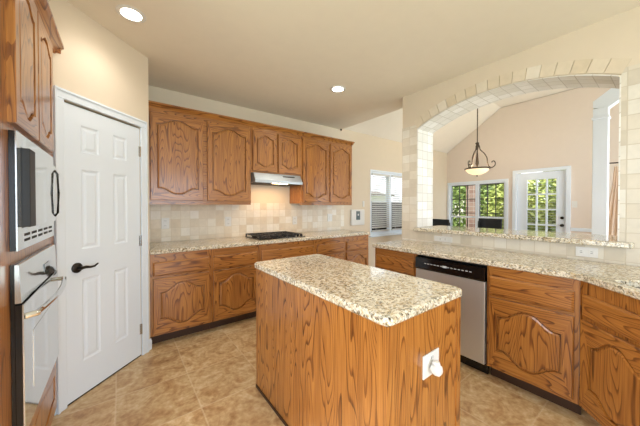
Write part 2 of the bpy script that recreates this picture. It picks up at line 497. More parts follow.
def paneled_slab(bm, w, h, th, panels, y0=0):
    """six panel leaf in local x-z, front face at y=y0 looking to -y"""
    xs = sorted({0, w} | {v for p in panels for v in p[:2]}); zs = sorted({0, h} | {v for p in panels for v in p[2:]})
    box(bm, 0, w, y0 + .006, y0 + th, 0, h)
    for i in range(len(xs)-1):
        for k in range(len(zs)-1):
            a, b, c, d = xs[i], xs[i+1], zs[k], zs[k+1]
            isp = any(p[0] <= a + 1e-6 and p[1] >= b - 1e-6 and p[2] <= c + 1e-6 and p[3] >= d - 1e-6 for p in panels)
            if not isp:
                bm.faces.new([bm.verts.new(q) for q in ((a, y0, c), (b, y0, c), (b, y0, d), (a, y0, d))])
            else:
                prev = None
                for ins, dy in ((0, 0), (.010, .0055), (.022, .0055), (.036, .001)):
                    L = [bm.verts.new((x, y0 + dy, z)) for x, z in ((a+ins, c+ins), (b-ins, c+ins), (b-ins, d-ins), (a+ins, d-ins))]
                    if prev:
                        for q in range(4): bm.faces.new((prev[q], prev[(q+1) % 4], L[(q+1) % 4], L[q]))
                    prev = L
                bm.faces.new(prev)
    # rim
    L0 = [bm.verts.new((x, y0, z)) for x, z in ((0, 0), (w, 0), (w, h), (0, h))]
    L1 = [bm.verts.new((x, y0 + .006, z)) for x, z in ((0, 0), (w, 0), (w, h), (0, h))]
    for q in range(4): bm.faces.new((L0[q], L0[(q+1) % 4], L1[(q+1) % 4], L1[q]))
    bmesh.ops.remove_doubles(bm, verts=bm.verts, dist=1e-5)
    return bm

# pantry door
d1 = bpy.data.objects.new('door_1', None); C.objects.link(d1)
d1.location = (OX, OY, 0); d1.rotation_euler = (0, 0, R45); d1['kind'] = 'structure'
W0 = .032; DW_, DH = .603, 2.0
pn = [(a - W0, b - W0, c - .012, d - .012) for (a, b) in ((.135, .267), (.380, .505)) for (c, d) in ((.243, .818), (1.024, 1.577), (1.694, 1.88))]
obj('door_leaf', paneled_slab(B(), DW_, DH - .012, .035, pn, -.004), 'white', d1, loc=(W0, 0, .012))
bm = B()
for (x0, x1) in ((-.035, .024), (.643, .705)):
    box(bm, x0, x1, -.018, 0, 0, 2.0155, .004)
    xa = x0 if x0 < 0 else x1 - .016
    box(bm, xa, xa + .016, -.024, -.018, 0, 2.075, .002)
box(bm, -.035, .705, -.018, 0, 2.016, 2.078, .004); box(bm, -.035, .705, -.024, -.018, 2.062, 2.078, .002)
obj('door_casing', bm, 'white', d1)
bm = lathe(B(), [(.001, -.003), (.034, -.004), (.034, -.012), (.026, -.018), (.012, -.022), (.011, -.048), (.001, -.05)], (.098, -.002, .903), 24, 'y')
tube(bm, [(.098, -.046, .903), (.125, -.05, .905), (.155, -.05, .898), (.185, -.048, .898), (.205, -.045, .907), (.215, -.044, .912)], [.010, .010, .008, .007, .006, .005])
obj('door_handle', bm, 'bronze', d1, True)
for z in (.24, 1.02, 1.80):
    bm = B(); tube(bm, [(.639, -.010, z - .045), (.639, -.010, z + .045)], .006); box(bm, .622, .640, -.0065, -.004, z - .045, z + .045)
    obj('door_hinge', bm, 'mirror', d1)
bm = mk(.025, .642, .0, .03, 0, .010); obj('threshold_gap_shade', bm, 'gap_shade', d1)  # dark strip standing in for the shaded gap under the leaf
# baseboard stubs beside the pantry casing
bm = B(); box(bm, .706, .752, -.014, 0, 0, .085, .003); box(bm, .706, .750, -.010, 0, .085, .10, .003)
struct('baseboard_pantry', bm, 'white', loc=(OX, OY, 0), rot=(0, 0, R45))
bm = B(); box(bm, -.045, -.036, -.010, 0, 0, .10, .003); struct('baseboard_oven', bm, 'white', loc=(OX, OY, 0), rot=(0, 0, R45))

# ---------------------------------------------------------------- tile on walls
def tiled(name, bm, mat, fu): return uv_planar(struct(name, bm, mat), fu)
tiled('trim_1', mk(.218, 3.20, YW - .008, YW - .0005, .914, 1.372), 'tile', lambda c, n: (c.x + .03, c.z - .914 + .05))
bm = B()
g = lambda a, b, z0, z1: box(bm, XA, XA + .0075, a, b, z0, z1)
g(YA1, 2.03, .9145, 2.285); g(-.9, YA0, .9145, 2.285); g(YA0, YA1, .9145, LZ)
tiled('trim_2', bm, 'tile_arch', lambda c, n: (c.y - YA1, c.z - LZ + .1016 * 4))
# tile lining of the arch opening
bm = B(); prof = [(YA1, LZ + .04)] + arc() + [(YA0, LZ + .04)]
inner = [(YA1 - .008, LZ + .04)] + [(yc + (y - yc) * (half - .008)/half, z - .006) for y, z in arc()] + [(YA0 + .008, LZ + .04)]
ln = [0]
for i in range(1, len(inner)): ln.append(ln[-1] + math.dist(inner[i], inner[i-1]))
poly = inner + prof[::-1]
prism(bm, poly, [], XA - .004, XB + .004, YZ)
o = struct('trim_3', bm, 'tile_lining')
def arcuv(c, n):
    best = min(range(len(inner)), key=lambda i: (inner[i][0]-c.y)**2 + (inner[i][1]-c.z)**2)
    return (c.x - XA, ln[best])
uv_planar(o, arcuv)
# border of tiles standing around the arch head
bm = B(); a0 = math.acos(half / RA); nv = 17; R0, R1 = RA + .008, RA + .108
for k in range(nv):
    s0 = a0 + (PI - 2*a0) * (k + .03) / nv; s1 = a0 + (PI - 2*a0) * (k + .97) / nv
    q = [(yc + R*math.cos(a), zc + R*math.sin(a)) for R, a in ((R0, s0), (R1, s0), (R1, s1), (R0, s1))]
    prism(bm, q, [], XA - .001, XA + .0075, YZ)
o = struct('trim_4', bm, 'tile_vouss')
def vuv(c, n):
    a = math.atan2(c.z - zc, c.y - yc); return (((a - a0) / (PI - 2*a0) * nv) * .1016, (math.hypot(c.z - zc, c.y - yc) - RA - .006) / .104 * .1016)
uv_planar(o, vuv)

# ---------------------------------------------------------------- windows and the dining door
def frame_bm(bm, u0, u1, v0, v1, t, w0, w1, fn):
    prism(bm, rect(u0, u1, v0, v1), [rect(u0 + t, u1 - t, v0 + t, v1 - t)], w0, w1, fn)

w2 = bpy.data.objects.new('window_1', None); C.objects.link(w2); w2['kind'] = 'structure'
bm = B(); prism(bm, rect(*WL), [rect(WL[0]+.05, 4.50, WL[2]+.05, WL[3]-.05), rect(4.57, WL[1]-.05, WL[2]+.05, WL[3]-.05)], YW + .03, YW + .10, XZ)
obj('window_frame', bm, 'white', w2)
for a, b in ((WL[0]+.05, 4.50), (4.57, WL[1]-.05)):
    bm = B(); frame_bm(bm, a, b, WL[2]+.05, 1.43, .035, YW+.045, YW+.07, XZ); obj('lower_sash', bm, 'white', w2)
    bm = B(); frame_bm(bm, a, b, 1.39, WL[3]-.05, .035, YW+.072, YW+.097, XZ); obj('upper_sash', bm, 'white', w2)
    obj('insect_screen', mk(a+.03, b-.03, YW+.064, YW+.066, WL[2]+.08, 1.40), 'screenmesh', w2)
    obj('window_pane', mk(a+.03, b-.03, YW+.056, YW+.060, WL[2]+.08, 1.40), 'glass', w2)
    obj('window_pane', mk(a+.03, b-.03, YW+.082, YW+.086, 1.42, WL[3]-.08), 'glass', w2)
bm = B(); frame_bm(bm, WL[0]-.012, WL[1]+.012, WL[2]-.012, WL[3]+.012, .03, YW-.004, YW+.03, XZ); obj('window_reveal', bm, 'white', w2)
obj('window_sill', mk(WL[0]-.05, WL[1]+.05, YW-.05, YW+.03, WL[2]-.035, WL[2]-.013, .004), 'white', w2)

w1 = bpy.data.objects.new('window_2', None); C.objects.link(w1); w1['kind'] = 'structure'
bm = B(); ym = 2.815
prism(bm, rect(*WD), [rect(WD[0]+.06, ym-.04, WD[2]+.05, WD[3]-.05), rect(ym+.04, WD[1]-.05, WD[2]+.05, WD[3]-.05)], XF+.02, XF+.10, YZ)
obj('window_frame', bm, 'white', w1)
for a, b in ((WD[0]+.06, ym-.04), (ym+.04, WD[1]-.05)):
    obj('window_pane', mk(XF+.055, XF+.06, a, b, WD[2]+.05, WD[3]-.05), 'glass', w1)
    bm = B()
    for k in (1, 2): box(bm, XF+.045, XF+.067, a + (b-a)*k/3 - .008, a + (b-a)*k/3 + .008, WD[2]+.05, WD[3]-.05)
    for z in (1.16, 1.50): box(bm, XF+.046, XF+.066, a, b, z - .008, z + .008)
    box(bm, XF+.045, XF+.067, a, b, WD[3]-.068, WD[3]-.05)
    box(bm, XF+.045, XF+.067, a, a+.012, WD[2]+.05, WD[3]-.05); box(bm, XF+.045, XF+.067, b-.012, b, WD[2]+.05, WD[3]-.05)
    obj('muntin_grid', bm, 'muntin', w1)
    obj('meeting_rail', mk(XF+.03, XF+.075, a, b, 1.045, 1.085), 'white', w1)
bm = B(); frame_bm(bm, WD[0]-.03, WD[1]+.03, WD[2]-.03, WD[3]+.03, .05, XF-.012, XF+.02, YZ); obj('window_casing', bm, 'white', w1)

d2 = bpy.data.objects.new('door_2', None); C.objects.link(d2); d2['kind'] = 'structure'
bm = prism(B(), [(1.16, 0), (1.225, 0), (1.225, 2.025), (2.025, 2.025), (2.025, 0), (2.09, 0), (2.09, 2.09), (1.16, 2.09)], [], XF-.02, XF+.02, YZ)
obj('door_casing', bm, 'white', d2)
GL = (1.365, 1.845, .33, 1.88)
bm = prism(B(), rect(1.228, 2.022, .01, 2.02), [rect(*GL)], XF+.03, XF+.075, YZ); obj('door_leaf', bm, 'white', d2)
bm = B(); frame_bm(bm, GL[0]-.02, GL[1]+.02, GL[2]-.02, GL[3]+.02, .03, XF+.02, XF+.03, YZ); obj('glass_moulding', bm, 'white', d2)
bm = B()
for k in (1, 2): yy = GL[0] + (GL[1]-GL[0])*k/3; box(bm, XF+.032, XF+.07, yy-.014, yy+.014, GL[2], GL[3])
for k in range(1, 5): zz = GL[2] + (GL[3]-GL[2])*k/5; box(bm, XF+.033, XF+.069, GL[0], GL[1], zz-.015, zz+.015)
obj('muntin_grid', bm, 'white', d2)
obj('door_glass', mk(XF+.05, XF+.054, *GL), 'glass', d2)
for z, r in ((1.10, .028), (.955, .03)):
    bm = lathe(B(), [(.001, .03), (r, .028), (r, .012), (r*.8, .0), (r*.35, -.01), (r*.8, -.03), (r*.7, -.045), (.001, -.05)] if z < 1 else [(.001, .03), (r, .028), (r, .01), (.001, .0)], (XF, 1.285, z), 18, 'x')
    obj('door_knob' if z < 1 else 'deadbolt', bm, 'bronze', d2, True)
# slats inside the glazing of door
bm = B()
for k in range(30):
    z = GL[2] + .03 + k * .052
    if z < GL[3] - .02: box(bm, XF+.057, XF+.072, GL[0]+.01, GL[1]-.01, z, z + .004)
obj('door_blind', bm, 'blind', d2)

# chair rail, white post and sloping beam of the dining side
bm = B(); box(bm, XF-.02, XF, YS, 1.155, .86, .92, .004); struct('trim_5', bm, 'white')
bm = mk(4.98, 5.12, .505, .645, 0, 2.60, .006); box(bm, 4.97, 5.13, .495, .655, 2.46, 2.49, .004)
struct('trim_6', bm, 'white')
bm = prism(B(), [(.52, 2.58), (.645, 2.62), (.645, 2.70), (-.45, 3.53), (-.75, 3.53)], [], 4.99, 5.11, YZ)
struct('trim_7', bm, 'white')

# ---------------------------------------------------------------- cabinet builder (front looks to local -y, width along x)
def smooth(a, b, t):
    t = min(1, max(0, (t - a) / (b - a))); return t*t*(3 - 2*t)

def cab_door(parent, x0, x1, z0, z1, th=.024, margin=None, rise=None, cathedral=True):
    w, h = x1 - x0, z1 - z0
    m = margin or min(.052, w*.16); r = rise if rise is not None else min(.062, w*.125)
    n = 22; a, b = x0 + m, x1 - m
    prof = lambda t: r * (1 - smooth(.10, .86, abs(2*t - 1))) if cathedral else 0
    ts = [k/n for k in range(n+1)]
    top = [(a + (b-a)*t, z1 - m - r + prof(t)) for t in ts]; bot = [(a + (b-a)*t, z0 + m + r - prof(t)) for t in ts]
    inner = bot + top[::-1]
    outer = [(x0 + w*t, z0) for t in ts] + [(x0 + w*t, z1) for t in ts[::-1]]
    bm = B(); nn = len(inner)
    e = .004
    oi = [(min(max(x, x0+e), x1-e), min(max(z, z0+e), z1-e)) for x, z in outer]
    V = lambda L, y: [bm.verts.new((x, y, z)) for x, z in L]
    back, rim, face, lip, gr = V(outer, 0), V(outer, -th+e), V(oi, -th), V(inner, -th), None
    cx, cz = (a+b)/2, (z0+z1)/2
    def ins(d): return [(cx + (x-cx)*(1 - 2*d/(b-a)), cz + (z-cz)*(1 - 2*d/(z1-z0-2*m))) for x, z in inner]
    gr = V(ins(.0015), -th+.0195)
    for A, Bv in ((back, rim), (rim, face), (face, lip), (lip, gr)):
        for i in range(nn):
            f = bm.faces.new((A[i], A[(i+1) % nn], Bv[(i+1) % nn], Bv[i]))
            f.material_index = 0 if i in (n, nn-1) else 1
    bm.faces.new(back)
    d = obj('door', bm, ['oak_z', 'oak_x'], parent)
    bm = B(); A = V(ins(.0015), -th+.0194); prev = A
    for dd, y in ((.0115, -th+.0194), (.0135, -th+.006), (.026, -th+.002)):
        L = V(ins(dd), y)
        for i in range(nn): bm.faces.new((prev[i], prev[(i+1) % nn], L[(i+1) % nn], L[i]))
        prev = L
    bm.faces.new(prev)
    obj('raised_panel', bm, 'oak_z', d)
    return d

def drawer_front(parent, x0, x1, z0, z1, th=.022, name='drawer'):
    bm = B(); e = .012
    L = [[bm.verts.new((x, y, z)) for x, z in ((x0+i, z0+i), (x1-i, z0+i), (x1-i, z1-i), (x0+i, z1-i))] for i, y in ((0, 0), (0, -th+.007), (e, -th))]
    for A, Bv in zip(L, L[1:]):
        for q in range(4): bm.faces.new((A[q], A[(q+1) % 4], Bv[(q+1) % 4], Bv[q]))
    bm.faces.new(L[0][::-1]); bm.faces.new(L[-1])
    return obj(name, bm, 'oak_x', parent)

def frame(c, w, z0, z1):
    bm = B(); box(bm, 0, .035, 0, .019, z0, z1); box(bm, w - .035, w, 0, .019, z0, z1); box(bm, .035, w - .035, 0, .019, z0, z1, mi=1)
    return obj('face_frame', bm, ['oak_z', 'oak_x'], c)

def base_cabinet(label, loc, rz, w, depth=.60, drawers=(), doors=(), ztop=.8735, group=None, kick=True, zd=(.665, .797), zdoor=(.128, .642)):
    c = thing('base_cabinet', label, 'cabinet', loc, rz, group)
    obj('body', mk(0, w, .0195, depth, .10, ztop), 'oak_z', c)
    frame(c, w, .10, ztop)
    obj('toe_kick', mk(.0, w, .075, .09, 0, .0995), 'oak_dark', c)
    for a, b in drawers: drawer_front(c, a, b, *zd)
    for a, b in doors: cab_door(c, a, b, *zdoor, rise=min(.078, (b-a)*.18))
    return c

# range wall base run: fronts at y = 2.915
YB = 2.918; dep = YW - YB - .010
xs = [(.221, .762), (.764, 1.296), (1.298, 2.117), (2.119, 2.658), (2.660, 3.165)]
lab = ['oak base cabinet nearest the white pantry door, one drawer over one door',
       'oak base cabinet second from the white pantry door, left of the cooktop drawer',
       'wide oak base cabinet beneath the cooktop with one long drawer front',
       'oak base cabinet just right of the cooktop cabinet, partly behind the island',
       'oak base cabinet at the right end of the range counter, beside the breakfast window']
for i, ((a, b), l) in enumerate(zip(xs, lab)):
    w = b - a
    if i == 2: base_cabinet(l, (a, YB, 0), 0, w, dep, [(.03, w-.03)], [(.03, w/2-.006), (w/2+.006, w-.03)], group='base cabinets along the range wall')
    else: base_cabinet(l, (a, YB, 0), 0, w, dep, [(.022, w-.02)], [(.022, w-.02)], group='base cabinets along the range wall')

# peninsula, local x runs towards -y of the room
XP = 2.245; RP = -PI/2; dp = XA - XP - .012
base_cabinet('oak end cabinet of the peninsula left of the dishwasher, mostly behind the island', (XP, 1.968, 0), RP, .507, dp, [(.025, .49)], [(.025, .49)], group='peninsula cabinets')
base_cabinet('oak peninsula cabinet right of the dishwasher with a drawer over a carved door', (XP, .850, 0), RP, .512, dp, [(.018, .490)], [(.018, .490)], group='peninsula cabinets')
# corner sink base set at 45 degrees
SX, SY = XP, .336
sk = thing('sink_cabinet', 'angled oak corner sink cabinet at the right edge of the picture', 'cabinet', (SX, SY, 0), math.radians(-135), 'peninsula cabinets')
bm = prism(B(), [(0.001, .0195), (.93, .0195), (.93, .42), (.47, .42), (.001, .03)], [], .10, .70, XY); obj('body', bm, 'oak_z', sk)
obj('face_frame', mk(.001, .93, 0, .019, .10, .8735), 'oak_z', sk); obj('toe_kick', mk(.08, .93, .075, .09, 0, .0995), 'oak_dark', sk)
drawer_front(sk, .035, .90, .665, .797, name='false_drawer')
cab_door(sk, .035, .462, .128, .642, rise=.078); cab_door(sk, .474, .90, .128, .642, rise=.078)

# upper cabinets, front at y = 3.208
YU = 3.21; du = YW - YU - .010
def upper(label, a, b, z0, z1, doors):
    c = thing('wall_cabinet', label, 'cabinet', (a, YU, 0), 0, 'wall cabinets over the range counter')
    w = b - a
    obj('body', mk(0, w, .0195, du, z0, z1), 'oak_z', c); frame(c, w, z0, z1)
    for p, q in doors: cab_door(c, p - a, q - a, z0 + .022, z1 - .035)
    return c
ZU = 2.325
upper('large two-door oak wall cabinet at left, next to the pantry wall', .221, 1.326, 1.365, ZU, [(.25, .757), (.80, 1.305)])
upper('short two-door oak wall cabinet above the steel range hood', 1.328, 2.076, 1.752, ZU, [(1.345, 1.685), (1.705, 2.058)])
upper('two-door oak wall cabinet to the right of the range hood', 2.078, 3.082, 1.365, ZU, [(2.098, 2.575), (2.608, 3.060)])
bm = B(); cp = [(0, 2.327), (-.012, 2.329), (-.018, 2.340), (-.040, 2.366), (-.052, 2.372), (-.052, 2.388), (0, 2.388)]
prism(bm, [(YU + y + .02, z) for y, z in cp], [], .221, 3.085, YZ)
prism(bm, [(3.064 - y, z) for y, z in cp], [], YU - .03, YW - .003, lambda u, v, w: (u, w, v))
tag(obj('crown_moulding', bm, 'oak_x'), 'long oak crown moulding along the top of the range wall cabinets', 'moulding')
bm = mk(.221, 1.326, YU + .004, YU + .022, 1.342, 1.3645); tag(obj('light_rail', bm, 'oak_x'), 'thin oak rail beneath the large left wall cabinet', 'moulding', 'light rails')
bm = mk(2.078, 3.082, YU + .004, YU + .022, 1.342, 1.3645); tag(obj('light_rail', bm, 'oak_x'), 'thin oak rail beneath the wall cabinet right of the hood', 'moulding', 'light rails')

# ---------------------------------------------------------------- oven tower, local x = room y, front looks to +x
OV0 = 1.30
oc = thing('oven_cabinet', 'tall oak cabinet at the left edge holding microwave and wall oven', 'cabinet', (-.331, OV0, 0), PI/2)
ow = 1.035; oz = 2.305
bm = B()
box(bm, 0, .02, .0195, .60, .10, oz); box(bm, ow-.02, ow, .0195, .60, .10, oz); box(bm, .02, ow-.02, .585, .60, .10, oz)
for z in (.10, .415, 1.118, 1.618, oz-.02): box(bm, .02, ow-.02, .0195, .585, z, z + .018)
obj('body', bm, 'oak_z', oc)
MWX = (.190, .890); 
bm = prism(B(), rect(0, ow, .10, oz), [rect(MWX[0]+.012, MWX[1]-.012, .445, 1.098), rect(MWX[0]+.012, MWX[1]-.012, 1.165, 1.598)], 0, .019, XZ)
obj('face_frame', bm, 'oak_z', oc)
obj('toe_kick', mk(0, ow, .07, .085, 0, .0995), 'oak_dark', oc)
cab_door(oc, .185, .535, 1.635, 2.265, rise=.045); cab_door(oc, .548, .898, 1.635, 2.265, rise=.045)
cab_door(oc, .185, .898, .125, .425, rise=.03)
bm = B(); prism(bm, [(y, z - 2.327 + 2.285) for y, z in cp], [], 0, ow + .03, YZ)
prism(bm, [(ow + .002 - y*.8, z - .042) for y, z in cp], [], -.04, .02, lambda u, v, w: (u, w, v))
obj('crown', bm, 'oak_x', oc)

ov = thing('wall_oven', 'stainless wall oven built into the tall oak cabinet under the microwave', 'oven', (-.331, OV0, 0), PI/2)
x0, x1 = MWX
obj('oven_box', mk(x0+.03, x1-.03, .021, .50, .46, 1.085), 'blackmat', ov)
bm = mk(x0, x1, -.012, -.001, .44, 1.10); obj('trim_flange', bm, 'black', ov)
bm = B(); prism(bm, [(-.013, .952), (-.030, .952), (-.024, 1.098), (-.013, 1.098)], [], x0 - .001, x1 + .001, YZ); cpn = obj('control_panel', bm, 'panelglass', ov)
obj('display', mk(x0+.40, x0+.52, -.0305, -.0285, .99, 1.03), 'blackglass', cpn)
dr = obj('oven_door', mk(x0-.001, x1+.001, -.036, -.031, .442, .945, .001), 'panelglass', ov)
obj('door_core', mk(x0, x1, -.0305, -.013, .443, .944), 'black', dr)
obj('oven_window', mk(x0+.13, x1-.13, -.0372, -.0362, .56, .80), 'panelglass', dr)
bm = tube(B(), [(x0+.02, -.034, .895), (x0+.03, -.062, .897)] + [(x0+.03+(x1-x0-.06)*t, -.066-.024*math.sin(PI*t), .897) for t in [k/14 for k in range(15)]] + [(x1-.03, -.062, .897), (x1-.02, -.034, .895)], .012, 10)
obj('oven_handle', bm, 'mirror', dr, True)

mw = thing('microwave', 'built-in microwave with vented white trim set above the wall oven', 'microwave', (-.331, OV0, 0), PI/2)
obj('oven_box', mk(x0+.03, x1-.03, .021, .45, 1.185, 1.58), 'blackmat', mw)
bm = prism(B(), rect(x0, x1, 1.15, 1.607), [rect(x0+.055, x1-.03, 1.235, 1.555)], -.022, -.018, XZ); tf = obj('trim_frame', bm, 'panelglass', mw)
bm = prism(B(), rect(x0+.001, x1-.001, 1.151, 1.606), [rect(x0+.056, x1-.031, 1.236, 1.554)], -.0178, -.001, XZ); obj('side_bezel', bm, 'black', mw)
for z in (1.178, 1.200):
    for k in range(5):
        a = x0 + .09 + k*.115; obj('vent_slot', mk(a, a+.085, -.0226, -.0218, z, z+.011), 'slot', tf)
obj('microwave_door', mk(x0+.147, x0+.60, -.038, -.012, 1.238, 1.552, .004), 'panelglass', mw)
obj('control_panel', mk(x0+.603, x1-.033, -.036, -.012, 1.238, 1.552, .004), 'panelglass', mw)
obj('dark_reflection_band', mk(x0+.060, x0+.145, -.046, -.012, 1.238, 1.552, .003), 'blackmat', mw)  # dark reflection in the door glass, built as a matte black band
bm = tube(B(), [(x0+.625, -.036, 1.265), (x0+.63, -.048, 1.285), (x0+.63, -.052, 1.395), (x0+.63, -.048, 1.505), (x0+.625, -.036, 1.525)], .0055, 8)
obj('door_handle', bm, 'black', mw, True)

# ---------------------------------------------------------------- granite tops
bm = prism(B(), round_poly([(.222, 2.892), (3.185, 2.892), (3.185, YW-.009), (.222, YW-.009)], [0, .02, 0, 0]), [], .874, .914, XY, .006)
tag(obj('countertop', bm, 'granite'), 'long granite countertop along the range wall with the cooktop in it', 'countertop')
# peninsula top that turns 45 degrees at the sink
lx, ly = Vector((-.7071, -.7071)), Vector((.7071, -.7071)); P0 = Vector((2.213, .336))
def sp(a, b): q = P0 + lx*a + ly*b; return (q.x, q.y)
E1 = sp(.93, 0)
pts = [(XA-.002, 1.995), (2.213, 1.995), (2.213, .336), E1, (E1[0], -.93), (XA-.002, -.93)]
sink_hole = round_poly([sp(.125, .060), sp(.86, .060), sp(.86, .46), sp(.125, .46)], .06)
bm = prism(B(), round_poly(pts, [0, .03, .10, .10, 0, 0]), [sink_hole], .874, .914, XY, .006)
tag(obj('countertop', bm, 'granite'), 'granite peninsula countertop over the dishwasher, turning at the sink', 'countertop')
# sink bowl
bm = B(); so = round_poly([sp(.117, .052), sp(.868, .052), sp(.868, .468), sp(.117, .468)], .06)
if area2(so) < 0: so = so[::-1]
L = [[bm.verts.new((x, y, z)) for x, y in offset_poly(so, i)] for i, z in ((0, .8725), (.012, .8725), (.022, .73), (.05, .715))]
for A, Bv in zip(L, L[1:]):
    for i in range(len(A)): bm.faces.new((A[i], A[(i+1) % len(A)], Bv[(i+1) % len(A)], Bv[i]))
bm.faces.new(L[-1])
sn = thing('sink', 'undermount steel corner sink let into the peninsula countertop', 'sink', (0, 0, 0))
obj('bowl', bm, 'sinksteel', sn); q = sp(.49, .26)
obj('drain', lathe(B(), [(.001, .716), (.045, .716), (.045, .719), (.001, .7195)], (q[0], q[1], 0)), 'mirror', sn)
# bar ledge
bm = prism(B(), round_poly([(XA-.060, .155), (XA-.060, YA1+.02), (XA-.001, YA1+.02), (XA-.001, YA1-.010), (XB+.001, YA1-.010), (XB+.001, YA1+.02), (XB+.22, YA1+.02), (XB+.22, .155), (XB+.001, .155), (XB+.001, YA0+.010), (XA-.001, YA0+.010), (XA-.001, .155)], [.03, .03] + [0]*4 + [.03, .03] + [0]*4), [], LZ+.001, LZ+.039, XY, .006)
tag(obj('bar_ledge', bm, 'granite'), 'raised granite bar ledge running across the bottom of the arch', 'ledge')

# ---------------------------------------------------------------- island
IX0, IX1, IY0, IY1 = .773, 1.369, .618, 1.842
isl = thing('kitchen_island', 'freestanding oak island with granite top in the middle of the kitchen', 'island', (IX0, IY0, 0))
iw, il = IX1 - IX0, IY1 - IY0
bm = mk(.018, iw-.018, .018, il-.018, .0, .8735); obj('body', bm, 'oak_z', isl)
bm = prism(B(), round_poly(rect(0, iw, 0, il), .045), [], .874, .914, XY, .008); obj('granite_top', bm, 'granite', isl)
bm = B()
box(bm, .012, .018, .018, il-.018, 0, .022, .002); box(bm, .018, iw-.018, .012, .018, 0, .022, .002)
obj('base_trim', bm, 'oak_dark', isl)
bm = B(); box(bm, .012, .018, .015, .062, .022, .873); box(bm, .0125, .0585, .0115, .018, .022, .873); obj('corner_stile', bm, 'oak_z', isl)
bm = B(); box(bm, iw-.055, iw-.0185, .0125, .018, .022, .873); obj('corner_stile', bm, 'oak_z', isl)

# ---------------------------------------------------------------- electrical plates
def outlet(name, label, loc, rz, w=.075, h=.12, kind='duplex', group=None, horiz=False):
    """plate in local x-z with the face to -y"""
    t = thing(name, label, 'outlet' if kind == 'duplex' else 'switch', loc, rz, group)
    obj('plate', mk(-w/2, w/2, -.006, 0, -h/2, h/2, .002), 'plastic', t)
    if kind == 'duplex':
        for s in (-1, 1):
            a, b = (s*.028, 0) if horiz else (0, s*.028)
            r = obj('socket', mk(a-.017, a+.017, -.0085, -.006, b-.016, b+.016, .001), 'plastic', t)
            bm = B()
            for q in (-1, 1):
                if horiz: box(bm, a-.006, a+.006, -.0092, -.0084, b+q*.006-.0012, b+q*.006+.0012)
                else: box(bm, a+q*.006-.0012, a+q*.006+.0012, -.0092, -.0084, b-.004, b+.007)
            obj('slots', bm, 'slot', r)
    else:
        obj('rocker', mk(-.016, .016, -.010, -.006, -.032, .032, .002), 'plastic', t)
    return t
G1 = 'outlets on the range backsplash'; yb = YW - .0085
outlet('outlet', 'white outlet on the range backsplash, nearest the pantry', (.42, yb, 1.125), 0, .08, .125, group=G1)
outlet('outlet', 'white outlet on the range backsplash, left of the cooktop', (1.143, yb, 1.122), 0, .08, .125, group=G1)
outlet('outlet', 'white outlet on the range backsplash, just right of the cooktop', (2.17, yb, 1.105), 0, .08, .125, group=G1)
outlet('light_switch', 'white switch plate on the range backsplash, farthest right', (2.87, yb, 1.13), 0, .10, .13, 'switch')
outlet('outlet', 'white horizontal outlet under the bar ledge at right, above the sink counter', (XA-.0005, .388, .977), -PI/2, .12, .072, horiz=True, group='outlets under the bar ledge')
outlet('outlet', 'pale double outlet plate under the bar ledge at left, by the tiled column', (XA-.0005, 1.50, .966), -PI/2, .20, .06, horiz=True, group='outlets under the bar ledge')
outlet('light_switch', 'white switch on the dining wall right of the glazed door', (XF-.0005, 1.108, 1.36), -PI/2, .075, .12, 'switch')
outlet('light_switch', 'small white switch above the wall keypad beside the breakfast window', (3.70, YW-.0005, 1.37), 0, .05, .11, 'switch')
outlet('outlet', 'white outlet on the end of the wooden island', (1.086, IY0+.0175, .632), 0, .125, .10, group='island outlet')
pl = thing('plug_in_freshener', 'round white plug-in device stuck in the island outlet', 'air freshener', (1.078, IY0+.005, .622))
obj('housing', lathe(B(), [(.001, .0), (.016, -.001), (.022, -.010), (.025, -.022), (.022, -.036), (.012, -.043), (.001, -.044)], (0, 0, 0), 20, 'y'), 'plastic', pl, True)
obj('cap', lathe(B(), [(.012, .0), (.016, .003), (.012, .012), (.001, .014)], (0, -.020, .023), 16), 'plastic', pl, True)

kp = thing('wall_keypad', 'white wall keypad with small grey screen beside the breakfast window', 'keypad', (3.52, YW-.0005, 1.12))
obj('housing', mk(-.17, .17, -.045, 0, -.145, .145, .012), 'plastic', kp)
obj('screen', mk(-.055, .045, -.0475, -.0445, -.045, .115, .001), 'screen', kp)
obj('screen_button', mk(-.02, .012, -.049, -.047, .03, .065, .001), 'mark', kp)

# ---------------------------------------------------------------- range hood and cooktop
hd = thing('range_hood', 'slim stainless range hood over the cooktop, its lamp lit', 'range hood', (1.69, YU, 0))
bm = prism(B(), [(.315, 1.750), (-.045, 1.750), (-.055, 1.735), (-.100, 1.655), (-.100, 1.628), (.315, 1.628)], [rect(-.15, .29, 1.632, 1.633)] if False else [], -.350, .345, YZ)
obj('hood_shell', bm, 'steel_x', hd)
obj('front_lip', mk(-.352, .347, -.108, -.1005, 1.622, 1.660, .002), 'steel_x', hd)
obj('control_strip', prism(B(), [(-.0585, 1.727), (-.0615, 1.727), (-.0705, 1.711), (-.0675, 1.711)], [], .06, .24, YZ), 'slot', hd)
obj('filter', mk(-.32, .31, -.055, .28, 1.622, 1.6275), 'slot', hd)
obj('lamp_lens', mk(-.10, .12, -.090, -.060, 1.618, 1.6275, .002), 'hoodbulb', hd)
hl = lamp('hood_lamp', 'AREA', (1.69, YU + .06, 1.612), 1.3, (1, .62, .30), shape='RECTANGLE', size=.5, size_y=.2)
hl.data.spread = PI

